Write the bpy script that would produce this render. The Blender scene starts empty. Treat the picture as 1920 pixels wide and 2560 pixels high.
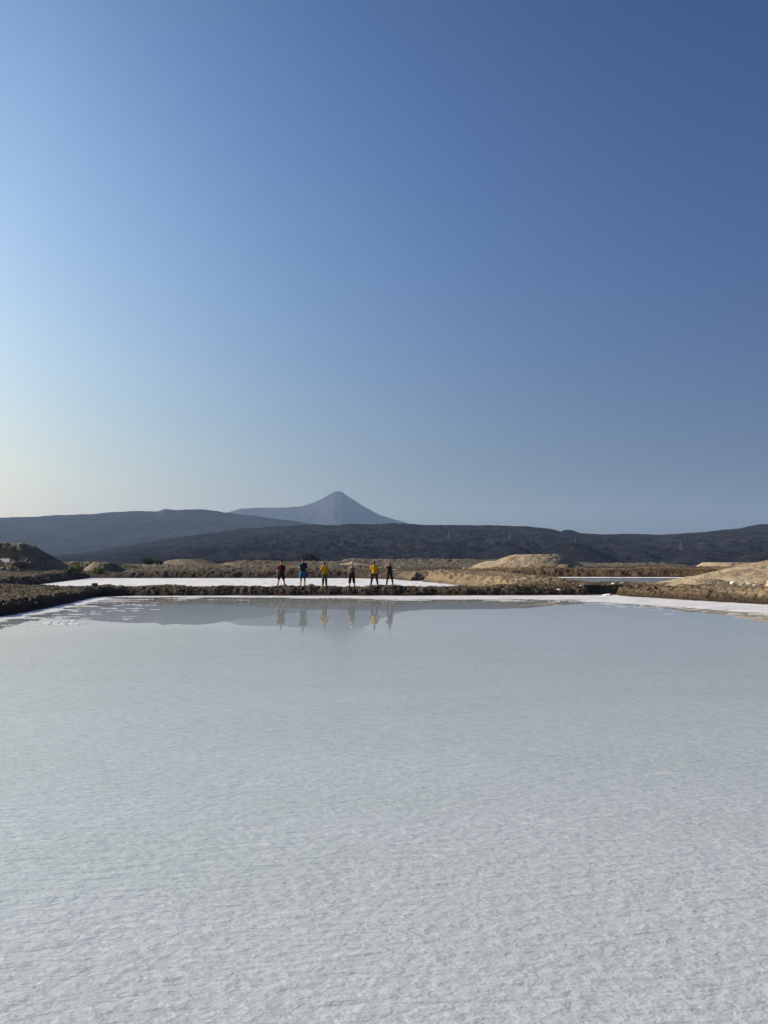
import bpy, bmesh, math, random
import numpy as np
from mathutils import Vector, Matrix
C = bpy.context.scene.collection
R = math.radians
# ------------------------------------------------------------------ camera
CAM_Z, FPX, PITCH = 1.9, 1900.0, math.atan(136 / 1900.0)
cam = bpy.data.cameras.new('camera'); camo = bpy.data.objects.new('camera', cam); C.objects.link(camo)
cam.sensor_fit = 'VERTICAL'; cam.sensor_height = 36; cam.lens = FPX * 36 / 2560
cam.clip_start = 0.1; cam.clip_end = 60000
camo.location = (0, 0, CAM_Z); camo.rotation_euler = (math.pi / 2 + PITCH, 0, 0)
bpy.context.scene.camera = camo
def P(px, row, d):
    """point at depth d (metres north) seen at a pixel of the 1920x2560 photograph"""
    v = (1280 - row) / FPX; u = (px - 960) / FPX
    f = math.cos(PITCH) - math.sin(PITCH) * v; z = math.sin(PITCH) + math.cos(PITCH) * v
    return (u / f * d, d, CAM_Z + z / f * d)
# the site plan below was surveyed at a slightly different scale; W / Winv take plan coordinates to the ground and back
def Wk(y):
    y = np.asarray(y, float); return np.where(y > 6.8, (3610 / (4180 / np.clip(y, 6.8, 300) - 13)) / np.clip(y, 6.8, 300), 0.882)
def Wpt(x, y): k = float(Wk(y)); return x * k, y * k, k
def Winv(x, y):
    yo = np.where(y > 6.0, 4180 / (3610 / np.clip(y, 6.0, None) + 13), y / 0.882); k = np.where(y > 6.0, y / np.where(yo == 0, 1, yo), 0.882); return x / k, yo, k
# ------------------------------------------------------------------ light
SUN_EL, SUN_AZ = R(26), R(-77)            # azimuth clockwise from +Y
sd = Vector((math.sin(SUN_AZ) * math.cos(SUN_EL), math.cos(SUN_AZ) * math.cos(SUN_EL), math.sin(SUN_EL)))
w = bpy.data.worlds.new('World'); bpy.context.scene.world = w; w.use_nodes = True
nt = w.node_tree; nt.nodes.clear()
def N(nt, t, **k):
    n = nt.nodes.new(t)
    for a, b in k.items():
        if a.startswith('i_'): n.inputs[a[2:].replace('_', ' ')].default_value = b
        else: setattr(n, a, b)
    return n
sky = N(nt, 'ShaderNodeTexSky', sky_type='NISHITA', sun_disc=False, sun_elevation=SUN_EL, sun_rotation=SUN_AZ % (2 * math.pi),
        altitude=0, air_density=1.0, dust_density=1.6, ozone_density=1.0)
bg = N(nt, 'ShaderNodeBackground', i_Strength=0.1); wo = N(nt, 'ShaderNodeOutputWorld')
# the day's own sky: the model sky weighted towards the sun and deepened away from it
gtc = N(nt, 'ShaderNodeTexCoord'); nrm = N(nt, 'ShaderNodeVectorMath', operation='NORMALIZE'); nt.links.new(gtc.outputs['Generated'], nrm.inputs[0])
dt = N(nt, 'ShaderNodeVectorMath', operation='DOT_PRODUCT'); nt.links.new(nrm.outputs[0], dt.inputs[0]); dt.inputs[1].default_value = sd
sz_ = N(nt, 'ShaderNodeSeparateXYZ'); nt.links.new(nrm.outputs[0], sz_.inputs[0])
cd = N(nt, 'ShaderNodeClamp'); cd.inputs[1].default_value = -0.5; cd.inputs[2].default_value = 0.7; nt.links.new(dt.outputs['Value'], cd.inputs[0])
cz = N(nt, 'ShaderNodeClamp'); cz.inputs[1].default_value = 0.0; cz.inputs[2].default_value = 0.7; nt.links.new(sz_.outputs[2], cz.inputs[0])
comb = N(nt, 'ShaderNodeCombineXYZ')
d2 = N(nt, 'ShaderNodeMath', operation='MULTIPLY'); nt.links.new(cd.outputs[0], d2.inputs[0]); nt.links.new(cd.outputs[0], d2.inputs[1])
z2 = N(nt, 'ShaderNodeMath', operation='MULTIPLY'); nt.links.new(cz.outputs[0], z2.inputs[0]); nt.links.new(cz.outputs[0], z2.inputs[1])
SKYFIT = [(-1.15, 1.84, 0.45, -0.10, -2.5), (-1.25, 1.55, 1.9, -0.12, -3.3), (-1.22, 0.93, 3.35, -0.17, -4.0)]
for i, (a_, b_, e_, b2_, e2_) in enumerate(SKYFIT):
    prev = None
    for src_, k_ in ((cd, b_), (cz, e_), (d2, b2_), (z2, e2_)):
        mm = N(nt, 'ShaderNodeMath', operation='MULTIPLY_ADD'); nt.links.new(src_.outputs[0], mm.inputs[0]); mm.inputs[1].default_value = k_
        if prev: nt.links.new(prev.outputs[0], mm.inputs[2])
        else: mm.inputs[2].default_value = a_
        prev = mm
    m3 = N(nt, 'ShaderNodeMath', operation='EXPONENT'); nt.links.new(prev.outputs[0], m3.inputs[0]); nt.links.new(m3.outputs[0], comb.inputs[i])
gm = N(nt, 'ShaderNodeVectorMath', operation='MULTIPLY'); nt.links.new(sky.outputs[0], gm.inputs[0]); nt.links.new(comb.outputs[0], gm.inputs[1])
nt.links.new(gm.outputs[0], bg.inputs[0]); nt.links.new(bg.outputs[0], wo.inputs[0])
sl = bpy.data.lights.new('sun', 'SUN'); sl.energy = 5.0; sl.angle = R(0.55); sl.color = (1.0, 0.90, 0.76)
so = bpy.data.objects.new('sun', sl); C.objects.link(so); so.rotation_euler = sd.to_track_quat('Z', 'Y').to_euler(); so.location = (-40, 10, 30)
vs = bpy.context.scene.view_settings
vs.view_transform = 'Standard'; vs.look = 'None'; vs.exposure = 0.6; vs.gamma = 1; vs.use_curve_mapping = False
cy = bpy.context.scene.cycles
cy.max_bounces = 6; cy.diffuse_bounces = 3; cy.glossy_bounces = 3; cy.volume_bounces = 1; cy.caustics_reflective = False
cy.use_denoising = True
# ------------------------------------------------------------------ noise
_rs = np.random.RandomState(7); _perm = np.tile(_rs.permutation(1024), 2)
_g = _rs.rand(1024) * 2 * np.pi; _gx, _gy = np.cos(_g), np.sin(_g)
def perlin(x, y, seed=0):
    x = np.asarray(x, float) + seed * 17.31; y = np.asarray(y, float) + seed * 9.77
    xi, yi = np.floor(x).astype(np.int64), np.floor(y).astype(np.int64); fx, fy = x - xi, y - yi
    ux, uy = fx * fx * fx * (fx * (fx * 6 - 15) + 10), fy * fy * fy * (fy * (fy * 6 - 15) + 10)
    def g(ix, iy, dx, dy):
        h = _perm[(_perm[ix & 1023] + iy) & 1023]; return _gx[h] * dx + _gy[h] * dy
    a = g(xi, yi, fx, fy); b = g(xi + 1, yi, fx - 1, fy); c = g(xi, yi + 1, fx, fy - 1); d = g(xi + 1, yi + 1, fx - 1, fy - 1)
    return (a + (b - a) * ux + (c - a) * uy + (a - b - c + d) * ux * uy) * 1.5
def fbm(x, y, o=4, seed=0, gain=0.5, ridged=False):
    s, a, t = 0, 1.0, 0
    for i in range(o):
        n = perlin(x * 2 ** i, y * 2 ** i, seed + i * 3)
        if ridged: n = 1 - 2 * np.abs(n)
        s = s + a * n; t += a; a *= gain
    return s / t
def ss(a, b, x):
    t = np.clip((x - a) / (b - a), 0, 1); return t * t * (3 - 2 * t)
def smin(a, b, k):
    h = np.clip(0.5 + 0.5 * (b - a) / k, 0, 1); return b * (1 - h) + a * h - k * h * (1 - h)
def sdf(x, y, poly):
    """signed distance, positive outside"""
    d = np.full(np.shape(x), 1e18); inside = np.zeros(np.shape(x), bool); n = len(poly)
    for i in range(n):
        ax, ay = poly[i]; bx, by = poly[(i + 1) % n]; ex, ey = bx - ax, by - ay
        wx, wy = x - ax, y - ay; t = np.clip((wx * ex + wy * ey) / (ex * ex + ey * ey), 0, 1)
        d = np.minimum(d, (wx - ex * t) ** 2 + (wy - ey * t) ** 2)
        if ay != by:
            c = ((ay > y) != (by > y)) & (x < (bx - ax) * (y - ay) / (by - ay) + ax); inside ^= c
    d = np.sqrt(d); return np.where(inside, -d, d)
# ------------------------------------------------------------------ mesh helpers
def link(name, me, mat=None, parent=None, label=None, cat=None, group=None, kind=None):
    o = bpy.data.objects.new(name, me); C.objects.link(o)
    if mat is not None: me.materials.append(mat)
    if parent is not None: o.parent = parent
    tag(o, label, cat, group, kind); return o
def tag(o, label=None, cat=None, group=None, kind=None):
    for k, v in (('label', label), ('category', cat), ('group', group), ('kind', kind)):
        if v: o[k] = v
    return o
def empty(name, loc, label, cat, group=None, rz=0):
    o = bpy.data.objects.new(name, None); C.objects.link(o); o.location = loc; o.rotation_euler = (0, 0, rz); o.empty_display_size = 0.2
    return tag(o, label, cat, group)
def grid_mesh(name, X, Y, Z, col=None, keep=None, attrs=None):
    r, c = X.shape; v = np.stack([X, Y, Z], -1).reshape(-1, 3)
    idx = np.arange(r * c).reshape(r, c)
    f = np.stack([idx[:-1, :-1], idx[:-1, 1:], idx[1:, 1:], idx[1:, :-1]], -1).reshape(-1, 4)
    if keep is not None:
        k = keep.ravel()[f].any(1); f = f[k]
        used = np.zeros(len(v), bool); used[f.ravel()] = True; m = np.cumsum(used) - 1; f = m[f]; v = v[used]
        if col is not None: col = col.reshape(-1, 3)[used]
    me = bpy.data.meshes.new(name); me.vertices.add(len(v)); me.loops.add(len(f) * 4); me.polygons.add(len(f))
    me.vertices.foreach_set('co', v.astype(np.float32).ravel()); me.loops.foreach_set('vertex_index', f.astype(np.int32).ravel())
    me.polygons.foreach_set('loop_start', np.arange(0, len(f) * 4, 4, dtype=np.int32)); me.polygons.foreach_set('use_smooth', np.ones(len(f), bool))
    me.update(calc_edges=True)
    if col is not None:
        a = me.color_attributes.new('col', 'FLOAT_COLOR', 'POINT')
        a.data.foreach_set('color', np.concatenate([col.reshape(-1, 3), np.ones((len(v), 1))], 1).astype(np.float32).ravel())
    return me
# ------------------------------------------------------------------ materials
def mat(name, color=(0.5, 0.5, 0.5), rough=0.8, spec=0.3, vcol=False, var=None, bump=None, noise=None):
    """noise=[(scale, detail, darkest, lightest)...] multiplies base colour; bump=[(scale, detail, distance)]"""
    m = bpy.data.materials.new(name); m.use_nodes = True; t = m.node_tree; b = t.nodes['Principled BSDF']
    b.inputs['Roughness'].default_value = rough; b.inputs['Specular IOR Level'].default_value = spec
    tc = N(t, 'ShaderNodeTexCoord'); src = None
    if vcol: src = N(t, 'ShaderNodeVertexColor', layer_name='col').outputs[0]
    else:
        rgb = N(t, 'ShaderNodeRGB'); rgb.outputs[0].default_value = (*color, 1); src = rgb.outputs[0]
    if var:                                           # second colour mixed in by noise
        sc, det, c2, lo, hi = var
        n = N(t, 'ShaderNodeTexNoise', i_Scale=sc, i_Detail=det); t.links.new(tc.outputs['Object'], n.inputs['Vector'])
        mr = N(t, 'ShaderNodeMapRange'); mr.inputs[1].default_value = lo; mr.inputs[2].default_value = hi; t.links.new(n.outputs[0], mr.inputs[0])
        mx = N(t, 'ShaderNodeMix', data_type='RGBA'); t.links.new(mr.outputs[0], mx.inputs[0]); t.links.new(src, mx.inputs[6]); mx.inputs[7].default_value = (*c2, 1); src = mx.outputs[2]
    for sc, det, lo, hi in (noise or []):
        n = N(t, 'ShaderNodeTexNoise', i_Scale=sc, i_Detail=det); t.links.new(tc.outputs['Object'], n.inputs['Vector'])
        mr = N(t, 'ShaderNodeMapRange'); mr.inputs[1].default_value = 0.3; mr.inputs[2].default_value = 0.7; mr.inputs[3].default_value = lo; mr.inputs[4].default_value = hi
        t.links.new(n.outputs[0], mr.inputs[0])
        mx = N(t, 'ShaderNodeVectorMath', operation='SCALE'); t.links.new(src, mx.inputs[0]); t.links.new(mr.outputs[0], mx.inputs['Scale']); src = mx.outputs[0]
    t.links.new(src, b.inputs['Base Color']); last = None
    for sc, det, dist in (bump or []):
        n = N(t, 'ShaderNodeTexNoise', i_Scale=sc, i_Detail=det); t.links.new(tc.outputs['Object'], n.inputs['Vector'])
        bp = N(t, 'ShaderNodeBump', i_Strength=1.0, i_Distance=dist); t.links.new(n.outputs[0], bp.inputs['Height'])
        if last: t.links.new(last, bp.inputs['Normal'])
        last = bp.outputs[0]
    if last: t.links.new(last, b.inputs['Normal'])
    return m
M_ground = mat('earth', vcol=True, rough=0.95, spec=0.15, noise=[(3.0, 6, 0.65, 1.3), (14.0, 4, 0.7, 1.25)], bump=[(9, 6, 0.12)])
M_sand = mat('dug_sand', (0.34, 0.27, 0.18), rough=0.95, spec=0.1, var=(0.5, 5, (0.22, 0.165, 0.105), 0.45, 0.7), noise=[(7, 5, 0.8, 1.15)], bump=[(5, 7, 0.12)])
M_sandgrey = mat('weathered_sand', (0.23, 0.19, 0.135), rough=0.95, spec=0.1, var=(0.7, 5, (0.14, 0.11, 0.08), 0.4, 0.65), noise=[(7, 5, 0.8, 1.15)], bump=[(5, 7, 0.15)])
M_salt = mat('dry_salt', (0.80, 0.785, 0.785), rough=0.75, spec=0.35, var=(0.35, 5, (0.66, 0.63, 0.64), 0.5, 0.7), noise=[(6, 5, 0.9, 1.05)], bump=[(18, 5, 0.02)])
M_basalt = mat('lava_rock', vcol=True, rough=1.0, spec=0.0, noise=[(0.02, 8, 0.75, 1.25), (0.0035, 5, 0.65, 1.4)], bump=[(0.03, 8, 9.0)])
M_stone = mat('pale_stone', (0.50, 0.45, 0.36), rough=0.9, spec=0.2, noise=[(5, 5, 0.75, 1.15)], bump=[(12, 5, 0.03)])
M_dstone = mat('brown_stone', (0.17, 0.125, 0.085), rough=0.95, spec=0.15, noise=[(5, 5, 0.7, 1.2)], bump=[(12, 5, 0.04)])
M_orange = mat('orange_stone', (0.46, 0.30, 0.16), rough=0.9, spec=0.2, noise=[(5, 5, 0.75, 1.15)], bump=[(12, 5, 0.03)])
M_steel = mat('tower_steel', (0.14, 0.145, 0.15), rough=0.5, spec=0.5)
# ------------------------------------------------------------------ pools
PA = [(-14.2, -60), (-14.9, 29.4), (-15.6, 36), (-16.9, 43), (-17.4, 46.5), (-16.2, 47.9), (-10, 48.2), (0, 48.2), (7, 48.5), (13, 49.0), (14.6, 48.6), (17, 42.5), (19.4, 38), (24, 30), (31, 15), (36, -60)]
PB = [(-25.5, 52.4), (-31.5, 68), (-38, 98), (-20, 98), (-4, 97.5), (1.2, 92), (2.9, 84), (4.6, 85.5), (5.0, 84.6), (3.9, 81.5), (5.4, 76), (6.5, 70), (7.9, 63), (8.6, 57), (8.0, 52.2)]
PC = [(9, 102.5), (20, 104), (38, 102), (52, 99), (46, 80), (32, 63), (24, 60.5), (17.5, 61.5), (16.5, 70), (15.0, 85)]
PD = [(13.4, 48.2), (14.8, 48.2), (15.3, 50.4), (19.8, 51.9), (19.5, 53.0), (14.6, 51.9), (13.4, 50.3)]
def ridge(x, y, yc, hw, x0, x1, fade, seed):
    yy = yc + 1.5 * perlin(x * 0.06, x * 0, seed)
    return ss(0, 1, 1 - np.abs(y - yy) / hw) * ss(x0 - fade, x0 + fade, x) * (1 - ss(x1 - fade, x1 + fade, x))
def ground(x, y):
    wob = 0.35 * fbm(x * 0.45, y * 0.45, 4, 3)
    dA = sdf(x, y, PA) + wob * 0.75; dB = sdf(x, y, PB) + wob; dC = sdf(x, y, PC) + wob; dD = sdf(x, y, PD) + wob * 0.3
    land = 0.78 + 0.0 * x
    land = land + 0.16 * fbm(x * 0.12, y * 0.12, 3, 11)
    lf = (1 - ss(-14, -12, x)) * (1 - ss(48, 53, y)); land = land - lf * (0.27 - 0.22 * (1 - ss(-23, -18.5, x)))
    # dyke between the front pool and the salt pond
    dyke = ss(46, 47.5, y) * (1 - ss(52.0, 56, y)) * ss(-27, -24, x)
    land = land * (1 - dyke) + dyke * (0.50 + 0.20 * fbm(x * 0.35, y * 0.2, 5, 5))
    # low ground by the channel on the right
    lo = ss(12.5, 15, x) * ss(47, 50, y) * (1 - ss(76, 80, y)); land = land * (1 - lo) + lo * (0.50 + 0.1 * fbm(x * 0.4, y * 0.4, 4, 6))
    # sandy ridge between the two back ponds
    rg = ss(3, 6, x) * (1 - ss(12.5, 15, x)) * ss(50.5, 58, y) * (1 - ss(88, 96, y)); land = land + rg * (0.14 + 0.12 * fbm(x * 0.3, y * 0.12, 3, 8))
    left = 1 - ss(-5, 2, x)
    land = land + left * (ss(96, 97, y) * -0.15 + ss(102, 104, y + 1.2 * perlin(x * 0.2, y * 0, 2)) * 0.42 + ss(110, 114, y + 2 * perlin(x * 0.1, y * 0, 4)) * 0.40) * (1 - ss(126, 140, y))
    land = land + 0.95 * ridge(x, y, 108, 5, -47, -37, 2.5, 21) * (1 + 0.3 * fbm(x * 0.3, y * 0.2, 3, 31))
    e1 = ridge(x, y, 140, 9, -30, -6, 4, 22); e2 = ridge(x, y, 150, 10, -9, 24, 2.5, 23); e3 = ridge(x, y, 160, 8, 34, 62, 5, 24)
    e0 = ridge(x, y, 128, 7, -26, -14, 3, 29)
    rr = 1 + 0.22 * fbm(x * 0.15, y * 0.1, 4, 9)
    land = land + e1 * 1.15 * rr + e2 * 1.62 * (1 + 0.07 * fbm(x * 0.3, y * 0.3, 3, 9)) + e3 * 0.85 * rr + e0 * 0.7 * rr
    land = land + 0.35 * ridge(x, y, 108.5, 4.5, 13, 62, 4, 25) + 0.3 * ridge(x, y, 128, 5, 2, 90, 6, 26)
    land = np.where(y > 200, land + (0.8 - land) * ss(200, 260, y), land)
    sl = 0.95 + 0.6 * fbm(x * 0.5, y * 0.5, 4, 13)
    z = land
    for d, s in ((dA, 0.80 - 0.42 * ss(15, 18, x)), (dB, 0.6), (dC, 0.6), (dD, 1.6)):
        prof = np.where(d > 0, d * s * sl, d * 0.5)
        z = smin(z, prof, 0.10)
    z = np.maximum(z, -0.35)
    z = z + 0.035 * np.sin(z * 38 + 5 * fbm(x * 0.25, y * 0.25, 3, 77)) * ss(0.02, 0.1, z) * (1 - ss(60, 90, y))
    rough = ss(0.02, 0.22, z) * (1 - ss(240, 320, y)) * (1 - 0.65 * np.exp(-((y - 50.5) / 0.8) ** 2) * ss(-20, -16, x) * (1 - ss(4, 7, x)))
    edge = np.exp(-((z / np.maximum(land, 0.2) - 0.75) / 0.45) ** 2)
    z = z + rough * (0.13 * fbm(x * 1.0, y * 1.6, 5, 15, 0.6) + (0.08 + 0.08 * edge) * fbm(x * 2.0, y * 3.0, 4, 16, 0.6, ridged=True) - 0.04)
    far = ss(60, 100, y) * (1 - ss(200, 260, y)); z = z + rough * far * ((0.12 + 0.30 * ss(-0.4, 0.4, fbm(x * 0.1, y * 0.1, 3, 19))) * fbm(x * 0.45, y * 0.7, 5, 18, 0.62, ridged=True) - 0.03)
    return z, dA, dB, dC, land
def ground_z(x, y): return float(ground(np.array([float(x)]), np.array([float(y)]))[0][0])
def mixc(c, k, c2): return c * (1 - k[..., None]) + np.array(c2) * k[..., None]
def ground_col(x, y, z, dA, dB, dC):
    c = np.zeros(x.shape + (3,)) + np.array([0.105, 0.078, 0.050])
    n1 = fbm(x * 0.35, y * 0.35, 4, 41); n2 = fbm(x * 1.3, y * 1.3, 4, 42)
    c = mixc(c, ss(0.0, 0.5, n1) * 0.7, (0.185, 0.145, 0.10))
    c = mixc(c, ss(0.05, 0.4, n2) * 0.6, (0.055, 0.036, 0.022))
    sand = ss(0.5, 5, x) * ss(51.5, 55, y + n1 * 2) * (1 - ss(96, 101, y)); sand = sand * (1 - ss(14, 15.5, x) * (1 - ss(60, 75, y) * 0.5))
    c = mixc(c, sand * 0.95, (0.31, 0.235, 0.145)); c = mixc(c, sand * ss(0.1, 0.45, n2) * 0.7, (0.20, 0.13, 0.065))
    right = ss(13, 18, x) * (1 - ss(60, 70, y)); c = mixc(c, right * ss(-0.1, 0.3, n1 + 0.25) * 0.7, (0.19, 0.13, 0.075)); c = mixc(c, ss(17, 21, x) * (1 - ss(60, 70, y)) * ss(0.25, 0.5, z + 0.15 * n2) * 0.8, (0.32, 0.245, 0.155))
    och = ss(8, 14, x) * ss(100, 103, y) * (1 - ss(116, 122, y)); c = mixc(c, och * 0.9, (0.27, 0.17, 0.08)); c = mixc(c, och * ss(0.1, 0.4, n1) * 0.8, (0.36, 0.27, 0.17))
    trk = ss(0, 6, x) * ss(117, 120, y) * (1 - ss(130, 133, y)); c = mixc(c, trk * 0.8, (0.09, 0.065, 0.045))
    far = ss(126, 134, y); nl = fbm(x * 0.09, y * 0.12, 4, 47); c = mixc(c, far * 0.9, (0.19, 0.16, 0.12)); c = mixc(c, far * ss(-0.1, 0.35, nl) * 0.7, (0.105, 0.09, 0.07)); c = mixc(c, far * ss(0.25, 0.5, n2) * 0.5, (0.26, 0.225, 0.17))
    mid = ss(97, 100, y) * (1 - ss(-3, 4, x)) * (1 - ss(122, 130, y)); c = mixc(c, mid * 0.8, (0.15, 0.12, 0.083)); c = mixc(c, mid * ss(0.0, 0.4, fbm(x * 0.12, y * 0.3, 4, 48)) * 0.7, (0.235, 0.195, 0.14)); c = mixc(c, mid * ss(0, 0.35, n2) * 0.7, (0.10, 0.078, 0.052))
    wet = (1 - ss(0.12, 0.42, z + 0.12 * n2)) * np.clip(1 - ss(1.2, 2.4, np.minimum(np.minimum(dA, dB + 0.6), dC)), 0, 1)
    c = mixc(c, wet * (0.85 - 0.35 * sand), (0.035, 0.022, 0.014))
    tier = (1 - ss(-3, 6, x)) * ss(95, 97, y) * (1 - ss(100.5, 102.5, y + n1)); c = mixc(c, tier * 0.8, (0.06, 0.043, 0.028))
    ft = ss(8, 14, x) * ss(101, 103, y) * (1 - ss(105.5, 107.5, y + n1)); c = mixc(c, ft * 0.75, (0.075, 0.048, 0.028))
    crev_shade = 1 - ss(-0.45, 0.05, fbm(x * 0.9, y * 0.9, 4, 44)); c = mixc(c, crev_shade * 0.7 * ss(47, 60, y), (0.06, 0.042, 0.026))  # crevice shade painted into the earth colour by noise, not tied to the relief
    pl = ss(220, 330, y); c = mixc(c, pl, (0.06, 0.055, 0.052))
    return c * 0.78
def wfun(y): return np.clip(y, 30, 2500)
S = np.concatenate([-np.geomspace(0.62, 6, 40)[::-1], np.linspace(-0.60, 0.60, 1150), np.geomspace(0.62, 6, 40)])
Yr = np.concatenate([[-3000, -800, -200, -60, -20, 0, 10, 20], np.arange(24, 46.2, 0.12), np.arange(46.4, 54.4, 0.05), np.arange(54.5, 72, 0.15), np.arange(72, 145, 0.28), np.arange(145, 420, 1.2), np.geomspace(424, 12000, 80)])
SX, YY = np.meshgrid(S, Yr); XX = SX * wfun(YY)
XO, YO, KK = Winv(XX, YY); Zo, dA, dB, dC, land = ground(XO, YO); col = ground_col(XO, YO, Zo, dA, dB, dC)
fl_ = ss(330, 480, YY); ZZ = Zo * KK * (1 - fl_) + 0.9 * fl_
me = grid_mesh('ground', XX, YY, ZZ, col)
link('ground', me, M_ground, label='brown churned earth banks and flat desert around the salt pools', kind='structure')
# ------------------------------------------------------------------ water over salt (front pool)
def water_mat(name, base, wet_dark, cr, far):
    m = bpy.data.materials.new(name); m.use_nodes = True; t = m.node_tree; b = t.nodes['Principled BSDF']; L = t.links.new
    tc = N(t, 'ShaderNodeTexCoord'); sep = N(t, 'ShaderNodeSeparateXYZ'); L(tc.outputs['Object'], sep.inputs[0])
    def mapr(src, a, bb, c, d, clamp=True):
        r = N(t, 'ShaderNodeMapRange'); r.clamp = clamp
        for i, v in enumerate((a, bb, c, d)): r.inputs[i + 1].default_value = v
        L(src, r.inputs[0]); return r.outputs[0]
    def noise(scale, det, st=(1, 1, 1), rot=0.0, dist=0.0, rough=0.5):
        mp = N(t, 'ShaderNodeMapping'); mp.inputs['Scale'].default_value = st; mp.inputs['Rotation'].default_value = (0, 0, rot); L(tc.outputs['Object'], mp.inputs[0])
        n = N(t, 'ShaderNodeTexNoise', i_Scale=scale, i_Detail=det, i_Distortion=dist, i_Roughness=rough); L(mp.outputs[0], n.inputs['Vector']); return n.outputs[0]
    def mul(a, k):
        n = N(t, 'ShaderNodeMath', operation='MULTIPLY'); L(a, n.inputs[0])
        if hasattr(k, 'links'): L(k, n.inputs[1])
        else: n.inputs[1].default_value = k
        return n.outputs[0]
    def add(a, c):
        n = N(t, 'ShaderNodeMath', operation='ADD'); L(a, n.inputs[0]); L(c, n.inputs[1]); return n.outputs[0]
    near = mapr(sep.outputs[1], 14, 30, 1.0, 0.0)                 # ripples die out towards the far, calm end
    lump = noise(16.0, 3, (0.8, 1.3, 1), 0.35, 0.25, 0.55)          # lumps of crystals
    rip = noise(7.5, 3, (0.42, 1.8, 1), -0.05, 0.35)               # wind ripples running east-west
    fine = noise(45, 3)
    big = noise(0.5, 3, (0.7, 1.5, 1))
    h = add(add(mul(lump, mapr(sep.outputs[1], 4, 11, 1.0, 0.3)), mul(rip, 1.7)), mul(fine, 0.10))
    bp = N(t, 'ShaderNodeBump', i_Strength=1.0, i_Distance=0.0125); L(mul(h, mapr(sep.outputs[1], 16, 34, 1.0, 0.12)), bp.inputs['Height']); # thin raised salt seams (bright lines)
    seam = noise(1.1, 4, (0.30, 1.9, 1), 0.08, 0.35, 0.55)
    ab = N(t, 'ShaderNodeMath', operation='ABSOLUTE'); L(mapr(seam, 0, 1, -0.5, 0.5), ab.inputs[0])
    line = mapr(ab.outputs[0], 0.0, 0.004, 0.5, 0.0)
    line = mul(line, mapr(noise(1.5, 3), 0.50, 0.60, 0.0, 1.0))
    line = mul(line, mapr(sep.outputs[1], 5, 12, 1.0, 0.0))
    rgb = N(t, 'ShaderNodeMix', data_type='RGBA'); L(mapr(big, 0.35, 0.65, 0, 1), rgb.inputs[0]); rgb.inputs[6].default_value = (*base, 1); rgb.inputs[7].default_value = (*wet_dark, 1)
    dk = N(t, 'ShaderNodeVectorMath', operation='SCALE'); L(rgb.outputs[2], dk.inputs[0]); L(mapr(lump, 0.3, 0.65, 0.94, 1.04), dk.inputs['Scale'])
    wl = N(t, 'ShaderNodeMix', data_type='RGBA'); L(line, wl.inputs[0]); L(dk.outputs[0], wl.inputs[6]); wl.inputs[7].default_value = (0.85, 0.85, 0.83, 1)
    out = t.nodes['Material Output']; t.nodes.remove(b)
    df = N(t, 'ShaderNodeBsdfDiffuse'); L(wl.outputs[2], df.inputs['Color']); L(bp.outputs[0], df.inputs['Normal'])
    cb = N(t, 'ShaderNodeBump', i_Strength=1.0, i_Distance=0.006); L(mul(add(mul(rip, 1.0), mul(lump, 0.6)), mapr(sep.outputs[1], 8, 24, 1.0, 0.0)), cb.inputs['Height'])
    gl = N(t, 'ShaderNodeBsdfGlossy'); L(mapr(sep.outputs[1], 8, 25, 0.10, cr), gl.inputs['Roughness']); L(cb.outputs[0], gl.inputs['Normal'])
    fr = N(t, 'ShaderNodeFresnel', i_IOR=1.38); L(cb.outputs[0], fr.inputs['Normal'])
    ms = N(t, 'ShaderNodeMixShader'); L(fr.outputs[0], ms.inputs[0]); L(df.outputs[0], ms.inputs[1]); L(gl.outputs[0], ms.inputs[2]); L(ms.outputs[0], out.inputs[0])
    return m
M_water = water_mat('brine_over_salt', (0.43, 0.462, 0.472), (0.405, 0.44, 0.438), 0.004, True)
def plane(name, x0, x1, y0, y1, z, m, nx=2, ny=2, **k):
    X, Y = np.meshgrid(np.linspace(x0, x1, nx), np.linspace(y0, y1, ny)); return link(name, grid_mesh(name, X, Y, X * 0 + z), m, **k)
plane('water', -40, 60, -120, 51.2, 0.0, M_water, label='still shallow brine over white salt in the large front pool', kind='structure')
M_pond = mat('pond_water', (0.20, 0.25, 0.28), rough=0.12, spec=0.5)
plane('pond_water', 8, 80, 60, 138, 0.02, M_pond, label='thin strip of blue-grey water in the far right pond', kind='structure')
# salt pan of the middle pond
X, Y = np.meshgrid(np.linspace(-45, 12, 500), np.concatenate([np.arange(50.6, 70, 0.12), np.arange(70, 104, 0.2)]))
Zs = 0.02 + 0.012 * fbm(X * 1.2, Y * 1.2, 4, 51) + 0.01 * fbm(X * 0.5, Y * 2.2, 3, 52, ridged=True)
pc = np.zeros(X.shape + (3,)) + 0.63; pc = mixc(pc, ss(0.0, 0.42, fbm(X * 1.6, Y * 0.28, 5, 53, 0.65)) * 0.75, (0.33, 0.315, 0.30)); pc = mixc(pc, ss(0.1, 0.5, fbm(X * 0.15, Y * 0.1, 3, 54)) * 0.3, (0.50, 0.47, 0.455))
M_pan = mat('pan_salt', vcol=True, rough=0.8, spec=0.3, noise=[(3, 5, 0.85, 1.1)], bump=[(6, 6, 0.03)])
link('salt_pan', grid_mesh('salt_pan', X * Wk(Y), Y * Wk(Y), Zs, pc), M_pan, label='white crusted salt filling the pond behind the dyke', kind='structure')
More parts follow.
